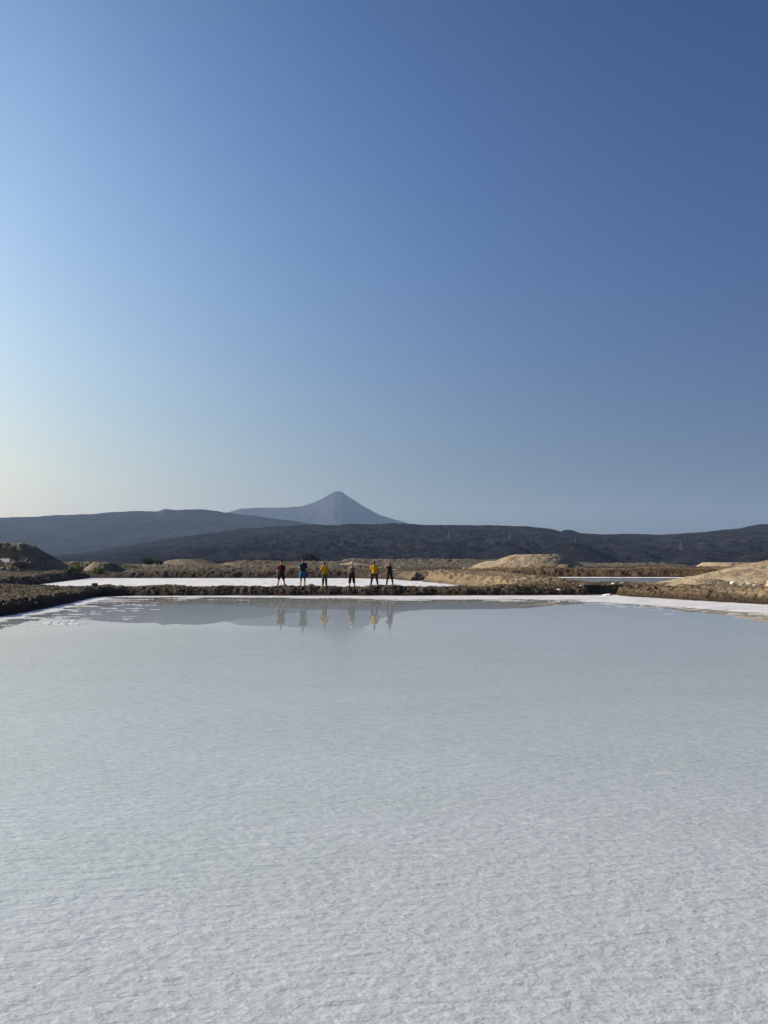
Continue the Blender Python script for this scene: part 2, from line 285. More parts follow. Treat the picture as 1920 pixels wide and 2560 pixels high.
# salt rim of the right pond
X, Y = np.meshgrid(np.linspace(6, 58, 500), np.arange(58, 107, 0.15)); dd = -(sdf(X, Y, PC) + 0.35 * fbm(X * 0.45, Y * 0.45, 4, 3))
Zs = 0.02 + 0.05 * (1 - dd / (2.0 * ss(90, 100, Y) + 0.35)) + 0.02 * fbm(X * 0.5, Y * 1.5, 4, 57)
link('salt_rim', grid_mesh('salt_rim', X * Wk(Y), Y * Wk(Y), Zs, keep=(Zs > 0.015) & (dd > -0.5)), M_salt, label='thin white salt line around the far right pond', kind='structure')
# crust along the shores of the front pool; the water plane cuts it into streaks and flakes
X, Y = np.meshgrid(np.linspace(-19, 24, 1500), np.concatenate([np.arange(24, 40, 0.08), np.arange(40, 50.0, 0.035)]))
dd = -(sdf(X, Y, PA) + 0.75 * 0.35 * fbm(X * 0.45, Y * 0.45, 4, 3))
wd = 0.7 + 0.9 * ss(-15, -9, X) * ss(44, 47, Y) + 2.7 * ss(-6, 3, X) + 1.4 * ss(6, 12, X) + 0.6 * ss(12, 18, X)
st = fbm(X * 0.22, Y * 1.3, 5, 61); st2 = fbm(X * 0.5 + 3, Y * 3.0, 4, 63)
e = wd - dd
Zc = np.where(e > 0, 0.018 * np.minimum(e / 0.5, 1), 0.02 * e / (0.6 + 0.8 * ss(-16, 6, X))) + 0.022 * st + 0.010 * st2
Zc = np.where(e < 0, np.minimum(Zc, 0.012), Zc)
fl = fbm(X * 0.45, Y * 3.2, 4, 66) - 0.16 * np.maximum(-e, 0) ** 0.5; Zc = np.where((e < 0) & (fl > 0.36), 0.006 + (fl - 0.36) * 0.05, Zc)
strk = 0.045 - np.abs(perlin(X * 0.09, Y * 0.9 + 0.4 * X * 0.02, 71)) - 0.01 * np.maximum(-e, 0) + 0.05 * (fbm(X * 0.6, Y * 0.6, 2, 72) - 0.12)
Zc = np.where((e < 0) & (e > -5) & (strk > 0), 0.005 + strk * 0.3, Zc)
Zc = np.where(dd < 0.15, np.maximum(Zc, 0.02 + 0.02 * st2), Zc)
M_crust = mat('wet_salt', (0.66, 0.655, 0.65), rough=0.6, spec=0.4, var=(0.6, 6, (0.52, 0.495, 0.50), 0.42, 0.66), bump=[(14, 5, 0.03)])
link('salt_crust', grid_mesh('salt_crust', X * Wk(Y), Y * Wk(Y), Zc + 0.002, keep=(Zc > -0.003) & (dd > -0.8)), M_crust, label='white salt crust along the pool shore breaking into streaks and flakes', kind='structure')
# ------------------------------------------------------------------ hills and mountains
def skyline(pts, d):
    q = [P(px, row, d) for px, row in pts]; return np.array([a[0] / a[1] for a in q]), np.array([a[2] for a in q])
def mountain(name, pts, y0, y1, yb, prof, label, col, col2, bumps=(), amp=0.05, n=(1000, 150), seed=0, gs=1.0, base=0.2, soft=True):
    su, sz = skyline(pts, y1); s = np.linspace(su[0], su[-1], n[0])
    yy = np.concatenate([np.linspace(y0, y1, n[1]), np.linspace(y1, yb, 20)[1:]])
    SS, YY = np.meshgrid(s, yy); XX = SS * YY
    def fn(SS, YY):
        XX = SS * YY; t = (YY - y0) / (y1 - y0); Hd = np.interp(SS, su, sz) * (1 + 0.022 * fbm(SS * 45, SS * 0, 5, seed + 60, 0.6)); g0 = np.linspace(su[0], su[-1], 400); kk = np.hanning(45); kk /= kk.sum()
        Hs = np.interp(SS, g0, np.convolve(np.pad(np.interp(g0, su, sz), 22, 'edge'), kk, 'valid')); wt = ss(0.72, 1.0, t) if soft else 1.0; H = Hs * (1 - wt) + Hd * wt
        Zm = base + (H - base) * np.where(t <= 1, prof(np.clip(t, 0, 1)), 1 - 0.9 * np.clip((YY - y1) / (yb - y1), 0, 1))
        k = gs / 300.0; wx = XX * k; wy = YY * k
        env = np.sin(np.pi * np.clip(t, 0, 1) ** 0.9) + 0.08
        g = fbm(wx * 1.6 + 0.5 * perlin(wx * 0.6, wy * 0.6, seed + 9), wy * 0.8, 6, seed, 0.55, True) * 0.7 + fbm(wx * 4, wy * 3, 4, seed + 5) * 0.5
        Zm = Zm + np.clip(t * 6, 0, 1) * amp * H.clip(20) * env * g
        for (bx, by, rx, ry, bh) in bumps:
            q = ((XX - bx) / rx) ** 2 + ((YY - by) / ry) ** 2; r = np.sqrt(q)
            Zb = bh * np.clip(1 - r ** 1.5, 0, 1) ** 1.2 * (1 + 0.14 * fbm(XX / rx * 3, YY / ry * 3, 5, seed + 30, 0.6, ridged=True)); Zm = -smin(-Zm, -Zb, 4.0)
        return Zm
    Zm = fn(SS, YY)
    n1 = fbm(XX / 90, YY / 150, 6, seed + 20, 0.6); c = np.zeros(XX.shape + (3,)) + np.array(col); c = mixc(c, ss(-0.05, 0.45, n1), col2)
    link(name, grid_mesh(name, XX, YY, Zm, c), M_basalt, label=label, kind='structure'); return fn
near_pts = [(-260, 1396), (0, 1394), (200, 1383), (400, 1350), (500, 1336), (571, 1328), (602, 1321), (640, 1320), (717, 1315), (779, 1312), (833, 1313), (879, 1311), (949, 1311), (976, 1308), (1010, 1309), (1064, 1313), (1118, 1312), (1280, 1315), (1315, 1316), (1357, 1320), (1380, 1323), (1402, 1329), (1411, 1325), (1430, 1326), (1450, 1333), (1500, 1336), (1589, 1335), (1650, 1337), (1735, 1332), (1793, 1327), (1859, 1319), (1897, 1312), (1930, 1309), (2050, 1300), (2250, 1296)]
def bmp(px, row, d, wpx, ry, zf=1.0):
    q = P(px, row, d); return (q[0], d, wpx / FPX * d, ry, q[2] * zf)
fn_near = mountain('hills', near_pts, 850, 2200, 3000, lambda t: 0.30 * t + 0.70 * t ** 1.7, 'dark lava ridge running across behind the salt works',
    (0.012, 0.013, 0.018), (0.027, 0.021, 0.023), bumps=[bmp(1430, 1360, 1080, 125, 160, 1.0), bmp(1265, 1362, 1180, 110, 200, 1.0), bmp(1575, 1374, 1150, 85, 140, 1.0), bmp(1730, 1390, 1020, 110, 120, 1.0), bmp(1130, 1375, 1300, 90, 190, 1.0), bmp(1880, 1390, 1100, 90, 120, 1.0)],
    amp=0.15, n=(1300, 260), seed=80, gs=1.6)
fn_cone = mountain('cone_hill', [(520, 1405), (560, 1402), (600, 1400), (640, 1398), (680, 1397), (715, 1397), (740, 1390), (752, 1385), (764, 1383), (778, 1385), (790, 1392), (805, 1402), (815, 1406)], 300, 380, 460, lambda t: t,
    'small black lava cone standing in front of the dark ridge', (0.014, 0.015, 0.021), (0.022, 0.021, 0.024), amp=0.10, n=(300, 80), seed=120, gs=6, base=0.4, soft=False)  # bluish haze tint put into the rock colour, as little haze lies before it
mountain('mountain', [(-320, 1302), (0, 1294), (58, 1293), (154, 1288), (231, 1285), (289, 1280), (347, 1277), (393, 1279), (413, 1272), (432, 1275), (494, 1273), (536, 1277), (571, 1282), (640, 1290), (736, 1303), (830, 1316), (900, 1330), (1000, 1360)], 2600, 4400, 5500, lambda t: 0.25 * t + 0.75 * t ** 1.5,
    'long bluish mountain ridge on the left', (0.020, 0.019, 0.022), (0.030, 0.027, 0.028), amp=0.06, n=(900, 130), seed=140, gs=0.5, base=5)
mountain('volcano', [(440, 1300), (571, 1281), (602, 1272), (633, 1270), (698, 1270), (748, 1266), (787, 1256), (810, 1245), (833, 1231), (841, 1228), (854, 1229), (864, 1237), (887, 1253), (918, 1271), (949, 1287), (976, 1296), (1003, 1303), (1034, 1312), (1100, 1325), (1200, 1340)], 6500, 8600, 9800, lambda t: 0.2 * t + 0.8 * t ** 1.6,
    'pale blue pointed volcano far away behind the ridges', (0.032, 0.030, 0.032), (0.055, 0.05, 0.048), amp=0.08, n=(900, 140), seed=160, gs=0.5, base=60, soft=False)
# ------------------------------------------------------------------ haze
bm = bmesh.new(); bmesh.ops.create_cube(bm, size=1)
for v in bm.verts: v.co = Vector((v.co.x * 33000, v.co.y * 16000 + 4900, -1.6 + (v.co.z + 0.5) * 960))
me = bpy.data.meshes.new('haze'); bm.to_mesh(me); bm.free()
mh = bpy.data.materials.new('haze_air'); mh.use_nodes = True; t = mh.node_tree; t.nodes.clear()
pv = N(t, 'ShaderNodeVolumePrincipled'); pv.inputs['Color'].default_value = (0.45, 0.66, 1.0, 1); pv.inputs['Density'].default_value = 4.8e-5; pv.inputs['Anisotropy'].default_value = 0.15
t.links.new(pv.outputs[0], N(t, 'ShaderNodeOutputMaterial').inputs['Volume'])
link('haze', me, mh, label='thin blue desert haze over the whole plain', kind='stuff')
# ------------------------------------------------------------------ sand mounds
def mound(name, cx, cy, rx, ry, top, m, label, plateau=0.25, seed=0, skew=0.0, res=0.12, rough=1.0, group=None, cut=None, crack=0.0):
    n1 = int(min(260, 2.4 * rx / res)); n2 = int(min(200, 2.4 * ry / res))
    X, Y = np.meshgrid(np.linspace(-1.25, 1.25, n1) * rx, np.linspace(-1.25, 1.25, n2) * ry)
    gz = ground_z(cx, cy); H = top - gz + 0.3
    q = np.sqrt(((X - skew * rx * 0) / rx) ** 2 + (Y / ry) ** 2) + 0.10 * fbm(X / rx * 1.8, Y / ry * 1.8, 3, seed)
    xx = X / rx - skew * (1 - np.clip(q, 0, 1)); q = np.sqrt(xx ** 2 + (Y / ry) ** 2) + 0.09 * fbm(X / rx * 2, Y / ry * 2, 4, seed)
    Zm = H * np.clip((1 - q) / (1 - plateau), None, 1.0); Zm = smin(Zm, H + 0 * Zm, 0.18 * H) + 0.0
    k = ss(-0.1, 0.3, Zm / H)
    ang = np.arctan2(Y / ry, X / rx)
    Zm = Zm + k * rough * H * (0.035 * fbm(X * 0.9, Y * 0.9, 4, seed + 4) + 0.03 * fbm(ang * 5, q * 1.2, 4, seed + 6, ridged=True) * ss(0.2, 0.5, q))
    if crack:
        cr = np.abs(fbm(X * 0.28 + 0.3 * Y, Y * 0.9 - 0.35 * X, 4, seed + 8)); Zm = Zm - crack * (1 - ss(0.0, 0.05, cr)) * k + crack * 0.5 * ss(0.05, 0.3, cr) * k
    if cut is not None: Zm = cut(X, Y, Zm)
    me = grid_mesh(name, X, Y, Zm - 0.3, keep=Zm > -0.35)
    o = link(name, me, m, label=label, cat='mound', group=group); x_, y_, k_ = Wpt(cx, cy); o.location = (x_, y_, gz * k_); o.scale = (k_, k_, k_); return o
p = lambda px, d: (px - 960) / FPX * d
mound('sand_mound', p(1318, 125), 125, 10.6, 8, 3.35, M_sand, 'largest pale sand heap at centre right with shaded right side', plateau=0.36, seed=201, skew=0.24, res=0.1, crack=0.10)
mound('sand_mound', p(1225, 136), 136, 5.0, 4, 2.3, M_sand, 'low pale sand heap half hidden at the left foot of the largest sand heap', plateau=0.2, seed=205, skew=0.1)
mound('earth_mound', p(1412, 119), 119, 2.3, 2.0, 1.75, M_dstone, 'small dark earth heap at the right foot of the largest sand heap', plateau=0.3, seed=208, rough=2.0)
mound('sand_mound', p(1824, 170), 170, 8.2, 6, 1.95, M_sand, 'long flat-topped sand heap at the far right', plateau=0.72, seed=211)
mound('sand_mound', p(1975, 170), 170, 7.0, 6, 2.1, M_sand, 'far sand heap cut off by the right edge, beside the flat-topped one', plateau=0.4, seed=214)
mound('sand_mound', 33.0, 54.5, 14.5, 10.5, 2.45, M_sand, 'big cracked tan sand slope at the right edge above the pool', plateau=0.28, seed=217, res=0.1, crack=0.10)
mound('sand_mound', 21.2, 50.6, 3.9, 3.0, 1.05, M_sand, 'low sandy hump between the dark bank and the big cracked slope', plateau=0.2, seed=221, res=0.06, crack=0.05)
mound('sand_mound', p(470, 125), 125, 6.4, 5, 2.55, M_sandgrey, 'rounded brown-grey heap behind the white salt pond at left', plateau=0.3, seed=224, rough=1.5)
mound('earth_mound', p(880, 122), 122, 4.6, 4, 2.05, M_sand, 'small conical heap behind the salt pond between the middle people', plateau=0.05, seed=227)
mound('earth_mound', p(742, 112), 112, 2.4, 2.0, 1.45, M_dstone, 'low dark grey mound behind the salt pond between second and third person', plateau=0.35, seed=251)
mound('earth_mound', p(590, 122), 122, 3.4, 3.0, 1.95, M_sandgrey, 'small pale broken heap on the far bank left of the people', plateau=0.3, seed=255, rough=2.5)
mound('earth_mound', p(262, 104), 104, 3.2, 2.6, 2.0, M_sandgrey, 'grey-brown heap behind the thin low shrub at left', plateau=0.45, seed=259, rough=2.2)
def cutface(X, Y, Zm):
    # quarried hollow in the camera side: a steep broken wall with a rubble floor
    edge = -2.9 + 1.0 * fbm(X * 0.5, X * 0, 4, 240)
    inside = ss(0.0, 0.25, edge - Y) * (1 - ss(-0.15, 0.3, X - 4.6 + 0.85 * (Y + 3.0) + 0.8 * perlin(Y * 0.8, Y * 0, 4)))
    floor = 1.55 + 0.20 * (Y + 3) + 0.45 * fbm(X * 0.6, Y * 0.6, 4, 241, ridged=True)
    Z2 = np.minimum(Zm, np.maximum(floor, 0.3))
    out = Zm * (1 - inside) + Z2 * inside
    g = fbm(X * 0.9 + 0.6 * Y, Y * 0.5, 4, 243, ridged=True); return out + 0.14 * g * ss(0.3, 1.0, Zm) + 0.22 * (1 - ss(0, 0.06, np.abs(fbm(X * 0.9 + 0.9 * Y, Y * 0.4 - 0.4 * X, 3, 245)))) * -1 * ss(0.5, 1.2, Zm)
mound('sand_mound', -49.4, 97, 10.6, 9.5, 4.6, M_sandgrey, 'tall grey heap at the left edge with a broken quarried face', plateau=0.28, seed=231, skew=0.04, res=0.10, cut=cutface, rough=0.6)
# ------------------------------------------------------------------ rocks
def rock(cx, cy, sx, sy, sz, m, label, seed=0, rz=0.0, tilt=0.0, z=None, name='rock', cat='rock', sink=0.25, group=None):
    bm = bmesh.new(); bmesh.ops.create_icosphere(bm, subdivisions=4, radius=1)
    rr = random.Random(seed); pl = [Vector((rr.gauss(0, 1), rr.gauss(0, 1), rr.gauss(0, 1))).normalized() for _ in range(12)]; ds = [rr.uniform(0.45, 0.88) for _ in pl]
    for v in bm.verts:
        d = v.co.normalized(); r = 1.0
        for q, k in zip(pl, ds):
            c = d.dot(q)
            if c > 0.05: r = min(r, k / c)
        r += 0.05 * float(perlin(np.array([d.x * 3 + seed]), np.array([d.y * 3 + d.z * 2]))[0])
        v.co = Vector((d.x * r * sx, d.y * r * sy, d.z * r * sz))
    me = bpy.data.meshes.new(name); bm.to_mesh(me); bm.free()
    o = link(name, me, m, label=label, cat=cat, group=group); x_, y_, k_ = Wpt(cx, cy); gz = ground_z(cx, cy) * k_ if z is None else z
    o.scale = (k_, k_, k_); o.location = (x_, y_, gz + k_ * sz * (1 - sink * 2) * 0.7); o.rotation_euler = (tilt, tilt * 0.6, rz); return o
rock(p(1163, 118), 118, 0.50, 0.40, 0.42, M_orange, 'round beige boulder alone on the bank left of the largest sand heap', 1)
rock(p(777, 50.6), 50.6, 0.26, 0.18, 0.12, M_stone, 'flat pale stone lying on the dyke between the second and third person', 2, sink=0.3)
rock(p(241, 50.2), 50.2, 0.30, 0.22, 0.16, M_dstone, 'flat dark brown clod sticking up on the left end of the dyke', 3, sink=0.1)
rock(p(478, 50.8), 50.8, 0.10, 0.10, 0.10, M_dstone, 'small dark clod on top of the dyke left of the first person', 4, sink=0.1)
rock(p(1498, 50.0), 49.3, 0.42, 0.35, 0.28, M_stone, 'grey-brown boulder at the water on the left side of the channel mouth', 5)
rock(p(1608, 51.6), 51.6, 0.36, 0.22, 0.12, M_stone, 'flat grey stone beside the dark channel on the right', 6)
for i, (px, d, s, lb) in enumerate([(1795, 46.2, 0.25, 'leftmost of the pale slabs at the foot of the cracked sand slope'), (1828, 45.6, 0.32, 'second pale slab from the left at the foot of the cracked sand slope'), (1846, 45.0, 0.18, 'small pale stone between the larger slabs at the foot of the cracked slope'), (1868, 44.6, 0.30, 'second pale slab from the right below the cracked sand slope'), (1882, 44.0, 0.32, 'rightmost pale slab below the cracked sand slope, near the orange boulder')]):
    rock(p(px, d), d, s, s * 0.7, s * 0.45, M_stone, lb, 10 + i, rz=0.5 + i, tilt=0.35, sink=0.2, group='pale slabs below the cracked sand slope')
rock(p(1930, 43.0), 43.0, 0.45, 0.45, 0.55, M_orange, 'orange-tan boulder cut off by the right edge above the pool', 20, sink=0.15)
rock(p(1478, 115), 128, 0.7, 0.5, 0.4, M_dstone, 'brown rock on the track right of the largest sand heap', 21)
rock(p(990, 106), 106, 0.75, 0.4, 0.14, M_salt, 'flat white stone on the bank just right of the last person', 22, sink=0.1)
for i, (px, row, d, s, tl, lb) in enumerate([(24, 1403, 91.5, 1.1, 0.5, 'pale slab lying in the hollow of the tall left heap'), (56, 1410, 89.5, 1.2, 0.25, 'square-edged grey block below the hollow of the tall left heap'), (6, 1408, 90.5, 0.7, 0.7, 'small tilted slab at the left in the hollow of the tall left heap'), (84, 1412, 89.5, 0.8, 0.6, 'slanting slab at the right end of the hollow in the tall left heap'), (48, 1372, 93.6, 0.55, 1.1, 'upright pale slab leaning out of the top edge of the tall left heap')]):
    q = P(px, row, Wpt(0, d)[1]); rock(p(px, d), d, s, s * 0.6, s * 0.42, M_stone if i not in (1, 3) else M_sandgrey, lb, 30 + i, rz=0.4 * i, tilt=tl, z=q[2] - s * 0.3, sink=0.1, group='slabs in the broken face of the left heap')
SB = [(1452, 50.2, 0.20, 'pale stone half buried just left of the grey-brown boulder'), (1478, 49.6, 0.17, 'small stone touching the left side of the grey-brown boulder'), (1300, 49.4, 0.18, 'grey stone low on the dyke, first one right of the people'), (1395, 49.3, 0.15, 'small tan stone low on the dyke midway between last person and channel mouth'), (1530, 49.6, 0.18, 'brown clod at the right lip of the channel mouth'), (1590, 48.6, 0.16, 'small brown stone low on the bank right of the channel'), (1668, 47.8, 0.22, 'rough brown clod on the bank below the low sandy hump'), (1700, 47.3, 0.15, 'small tan stone at the left end of the low sandy hump'), (1742, 47.0, 0.20, 'tan clod left of the pale slabs')]
for i, (px, d, sz_r, lb) in enumerate(SB): rock(p(px, d), d, sz_r * 1.3, sz_r, sz_r * 0.8, (M_stone if i in (0, 1, 3, 7) else M_dstone), lb, 60 + i, rz=i * 0.9, tilt=0.2, sink=0.2, group='stones and clods on the right bank')
# lumps of white salt by the channel
rock(p(1534, 54.5), 54.5, 0.24, 0.15, 0.12, M_salt, 'bright white salt lump on the bank above the channel', 40, name='salt_lump', cat='salt lump', tilt=0.3, sink=0.1)
rock(p(1551, 55.0), 55.0, 0.26, 0.15, 0.10, M_stone, 'grey-white salt lump just right of the bright white lump above the channel', 41, name='salt_lump', cat='salt lump', sink=0.1)
rock(p(1512, 49.1), 48.7, 0.42, 0.30, 0.10, M_salt, 'low white salt heap in the channel mouth at the shore', 42, name='salt_lump', cat='salt lump', z=0.03)
# ------------------------------------------------------------------ shrubs
M_leafy = mat('yellow_green_leaves', (0.16, 0.165, 0.05), rough=0.7, spec=0.2, noise=[(3, 3, 0.6, 1.4)])
M_leafd = mat('dark_green_leaves', (0.06, 0.075, 0.025), rough=0.7, spec=0.2, noise=[(3, 3, 0.6, 1.4)])
M_twig = mat('shrub_twigs', (0.16, 0.12, 0.08), rough=0.9)
def shrub(px, d, w, h, m, label, seed, dz=0):
    rr = random.Random(seed); x = p(px, d); z = ground_z(x, d) + dz
    x_, y_, k_ = Wpt(x, d); root = empty('shrub', (x_, y_, (z - 0.05) * k_), label, 'shrub'); root.scale = (k_, k_, k_); bm = bmesh.new(); fm = bmesh.new()
    for i in range(26):
        a = rr.uniform(0, 6.28); r = rr.uniform(0.1, 1) ** 0.6
        tip = Vector((math.cos(a) * r * w * 0.5, math.sin(a) * r * w * 0.4, h * rr.uniform(0.5, 1) * (1 - 0.45 * r * r)))
        q = Vector((0, 0, 0)); sd_ = Vector((0.02, 0, 0)); b1 = [bm.verts.new(q + Vector(o)) for o in ((0.03, 0, 0), (-0.015, 0.026, 0), (-0.015, -0.026, 0))]; tv = bm.verts.new(tip)
        for k in range(3): bm.faces.new((b1[k], b1[(k + 1) % 3], tv))
        for j in range(55):
            c = tip * rr.uniform(0.45, 1.05) + Vector((rr.gauss(0, 0.11) * w * 0.6, rr.gauss(0, 0.11) * w * 0.6, rr.gauss(0, 0.10) * h)); c.z = max(c.z, 0.05)
            u = Vector((rr.gauss(0, 1), rr.gauss(0, 1), rr.gauss(0, 1) + 0.4)).normalized(); v = u.orthogonal().normalized(); s = rr.uniform(0.05, 0.11)
            fm.faces.new([fm.verts.new(c - v * s * 0.45), fm.verts.new(c + u * s), fm.verts.new(c + v * s * 0.45), fm.verts.new(c - u * s)])
    for b, nm, mm in ((bm, 'twigs', M_twig), (fm, 'foliage', m)):
        me = bpy.data.meshes.new(nm); b.to_mesh(me); b.free(); link(nm, me, mm, root)
shrub(192, 93.5, 1.9, 1.25, M_leafy, 'yellow-green shrub beside the tall left heap', 1)
shrub(180, 91.5, 1.2, 0.8, M_leafy, 'lower yellow-green shrub touching the foot of the tall left heap', 5)
shrub(246, 99.5, 1.7, 0.8, M_leafy, 'thin low yellow-green shrub right of the fuller one near the left heap', 2)
shrub(372, 120, 2.6, 1.55, M_leafd, 'round dark green bush on the skyline left of the rounded heap', 3)
shrub(398, 121, 1.5, 0.9, M_leafd, 'small dark bush tucked between the round bush and the rounded heap', 4)
# ------------------------------------------------------------------ transmission towers
def find_on(fn, px, row, y0, y1):
    ys = np.linspace(y0, y1, 600); s = np.full(600, (px - 960) / FPX); zz = fn(s, ys)
    tgt = np.array([P(px, row, d)[2] for d in ys]); k = np.where(zz >= tgt)[0]; k = k[0] if len(k) else 599
    return float(s[k] * ys[k]), float(ys[k]), float(zz[k])
def tower(px, base_row, hpx, label, y0=1210):
    x, y, z = find_on(fn_near, px, base_row, y0, 2200); h = hpx / FPX * y
    root = empty('transmission_tower', (x, y, z - 1.0), label, 'transmission tower', 'transmission towers on the dark ridge', rz=0.5)
    def bars(segs, r):
        bm = bmesh.new()
        for a, b in segs:
            a, b = Vector(a), Vector(b); d = (b - a); u = d.orthogonal().normalized() * r; v = d.normalized().cross(u)
            q = [[bm.verts.new(c + u * i + v * j) for i, j in ((1, 1), (-1, 1), (-1, -1), (1, -1))] for c in (a, b)]
            for k in range(4): bm.faces.new((q[0][k], q[0][(k + 1) % 4], q[1][(k + 1) % 4], q[1][k]))
            bm.faces.new(q[0][::-1]); bm.faces.new(q[1])
        return bm
    hw = h * 0.13; lv = [0, 0.22, 0.42, 0.6, 0.75, 0.88, 1.0]; wd = [hw, hw * 0.74, hw * 0.52, hw * 0.34, hw * 0.22, hw * 0.2, hw * 0.05]
    cs = [(1, 1), (-1, 1), (-1, -1), (1, -1)]
    for c in cs:
        b = bars([((c[0] * wd[i], c[1] * wd[i], lv[i] * h), (c[0] * wd[i + 1], c[1] * wd[i + 1], lv[i + 1] * h)) for i in range(6)], 0.24)
        me = bpy.data.meshes.new('leg'); b.to_mesh(me); b.free(); link('leg', me, M_steel, root)
    sg = []
    for i in range(6):
        for k in range(4):
            a, c = cs[k], cs[(k + 1) % 4]
            sg.append(((a[0] * wd[i], a[1] * wd[i], lv[i] * h), (c[0] * wd[i + 1], c[1] * wd[i + 1], lv[i + 1] * h)))
            sg.append(((c[0] * wd[i], c[1] * wd[i], lv[i] * h), (a[0] * wd[i + 1], a[1] * wd[i + 1], lv[i + 1] * h)))
    b = bars(sg, 0.12); me = bpy.data.meshes.new('lattice'); b.to_mesh(me); b.free(); link('lattice', me, M_steel, root)
    for zz, L_ in ((0.75, 0.17), (0.86, 0.15), (0.95, 0.10)):
        b = bars([((-h * L_, 0, zz * h), (h * L_, 0, zz * h)), ((-h * L_, 0, zz * h), (0, 0, zz * h + h * 0.05)), ((h * L_, 0, zz * h), (0, 0, zz * h + h * 0.05))], 0.16)
        me = bpy.data.meshes.new('crossarm'); b.to_mesh(me); b.free(); link('crossarm', me, M_steel, root)
tower(1122, 1347, 26, 'leftmost transmission tower, on the ridge above the last person')
tower(1275, 1349, 27, 'transmission tower on the ridge above the left part of the largest sand heap')
tower(1439, 1356, 20, 'transmission tower behind the dark foothill, second from the right')
tower(1702, 1375, 29, 'rightmost transmission tower low on the dark ridge', 1100)
# ------------------------------------------------------------------ people
def capsule(bm, a, b, r1, r2, seg=12):
    a, b = Vector(a), Vector(b); d = (b - a); L_ = max(d.length, 1e-5); q = d.to_track_quat('Z', 'Y'); rings = []
    pts = [(-r1 * math.cos(t), r1 * math.sin(t)) for t in np.linspace(0.0, math.pi / 2, 5)] + [(L_ + r2 * math.sin(t), r2 * math.cos(t)) for t in np.linspace(0, math.pi / 2, 5)]
    prev = None
    for z, r in pts:
        if r < 1e-4: ring = [bm.verts.new(a + q @ Vector((0, 0, z)))]
        else: ring = [bm.verts.new(a + q @ Vector((r * math.cos(t), r * math.sin(t), z))) for t in np.linspace(0, 2 * math.pi, seg, endpoint=False)]
        if prev:
            if len(prev) == 1: [bm.faces.new((prev[0], ring[(k + 1) % seg], ring[k])) for k in range(seg)]
            elif len(ring) == 1: [bm.faces.new((prev[k], prev[(k + 1) % seg], ring[0])) for k in range(seg)]
            else: [bm.faces.new((prev[k], prev[(k + 1) % seg], ring[(k + 1) % seg], ring[k])) for k in range(seg)]
        prev = ring
def chain(bm, pts, seg=12):
    for (a, ra), (b, rb) in zip(pts[:-1], pts[1:]): capsule(bm, a, b, ra, rb, seg)
def loft(bm, secs, seg=24, flat=None):
    """closed tube of ellipses: (centre, rx, ry) stacked; flat superellipse power"""
    prev = None; pw = flat or 2.0
    for c, rx, ry in secs:
        ring = []
        for t in np.linspace(0, 2 * math.pi, seg, endpoint=False):
            ct, st_ = math.cos(t), math.sin(t); ring.append(bm.verts.new(Vector(c) + Vector((math.copysign(abs(ct) ** (2 / pw), ct) * rx, math.copysign(abs(st_) ** (2 / pw), st_) * ry, 0))))
        if prev: [bm.faces.new((prev[k], prev[(k + 1) % seg], ring[(k + 1) % seg], ring[k])) for k in range(seg)]
        else: bm.faces.new(ring[::-1])
        prev = ring
    bm.faces.new(prev)
def ell(bm, c, r, rot=None):
    m4 = Matrix.Translation(c) @ (rot.to_4x4() if rot else Matrix.Identity(4)) @ Matrix.Diagonal((*r, 1)); bmesh.ops.create_icosphere(bm, subdivisions=3, radius=1, matrix=m4)
def voxel(bm, name, vox, sm=2, wrinkle=0, seed=0):
    bmesh.ops.recalc_face_normals(bm, faces=bm.faces)
    me = bpy.data.meshes.new(name + '_raw'); bm.to_mesh(me); bm.free(); o = bpy.data.objects.new('tmp', me); C.objects.link(o)
    r = o.modifiers.new('r', 'REMESH'); r.mode = 'VOXEL'; r.voxel_size = vox; r.use_smooth_shade = True
    s = o.modifiers.new('s', 'SMOOTH'); s.factor = 0.5; s.iterations = sm
    dg = bpy.context.evaluated_depsgraph_get(); out = bpy.data.meshes.new_from_object(o.evaluated_get(dg)); out.name = name
    bpy.data.objects.remove(o); bpy.data.meshes.remove(me)
    if wrinkle:
        n = len(out.vertices); co = np.empty(n * 3); out.vertices.foreach_get('co', co); co = co.reshape(-1, 3); nn = np.empty(n * 3); out.vertex_normals.foreach_get('vector', nn); nn = nn.reshape(-1, 3)
        h = fbm(co[:, 0] * 9 + co[:, 1] * 7, co[:, 2] * 5 + co[:, 0] * 4, 3, seed + 300, ridged=True); co += nn * (h * wrinkle)[:, None]; out.vertices.foreach_set('co', co.ravel()); out.update()
    return out
def cloth(name, c, rough=0.85): return mat(name, c, rough=rough, spec=0.15, noise=[(9, 4, 0.85, 1.12)], bump=[(60, 3, 0.004)])
M_skinL = mat('light_skin', (0.36, 0.20, 0.14), rough=0.55, spec=0.35); M_skinT = mat('tanned_skin', (0.24, 0.11, 0.07), rough=0.55, spec=0.35); M_skinD = mat('dark_skin', (0.030, 0.018, 0.013), rough=0.7, spec=0.2)
M_black = cloth('black_cloth', (0.012, 0.012, 0.014)); M_red = cloth('dark_red_cloth', (0.07, 0.006, 0.008)); M_yel = cloth('yellow_cloth', (0.56, 0.30, 0.006)); M_blue = cloth('bright_blue_cloth', (0.02, 0.12, 0.26))
M_navy = cloth('navy_cloth', (0.018, 0.022, 0.045)); M_olive = cloth('grey_olive_cloth', (0.08, 0.08, 0.068)); M_dol = cloth('dark_grey_cloth', (0.035, 0.035, 0.035)); M_mint = cloth('pale_mint_cloth', (0.55, 0.68, 0.62)); M_hair = mat('dark_hair', (0.010, 0.008, 0.007), rough=0.5); M_hairb = mat('brown_hair', (0.05, 0.03, 0.018), rough=0.5)
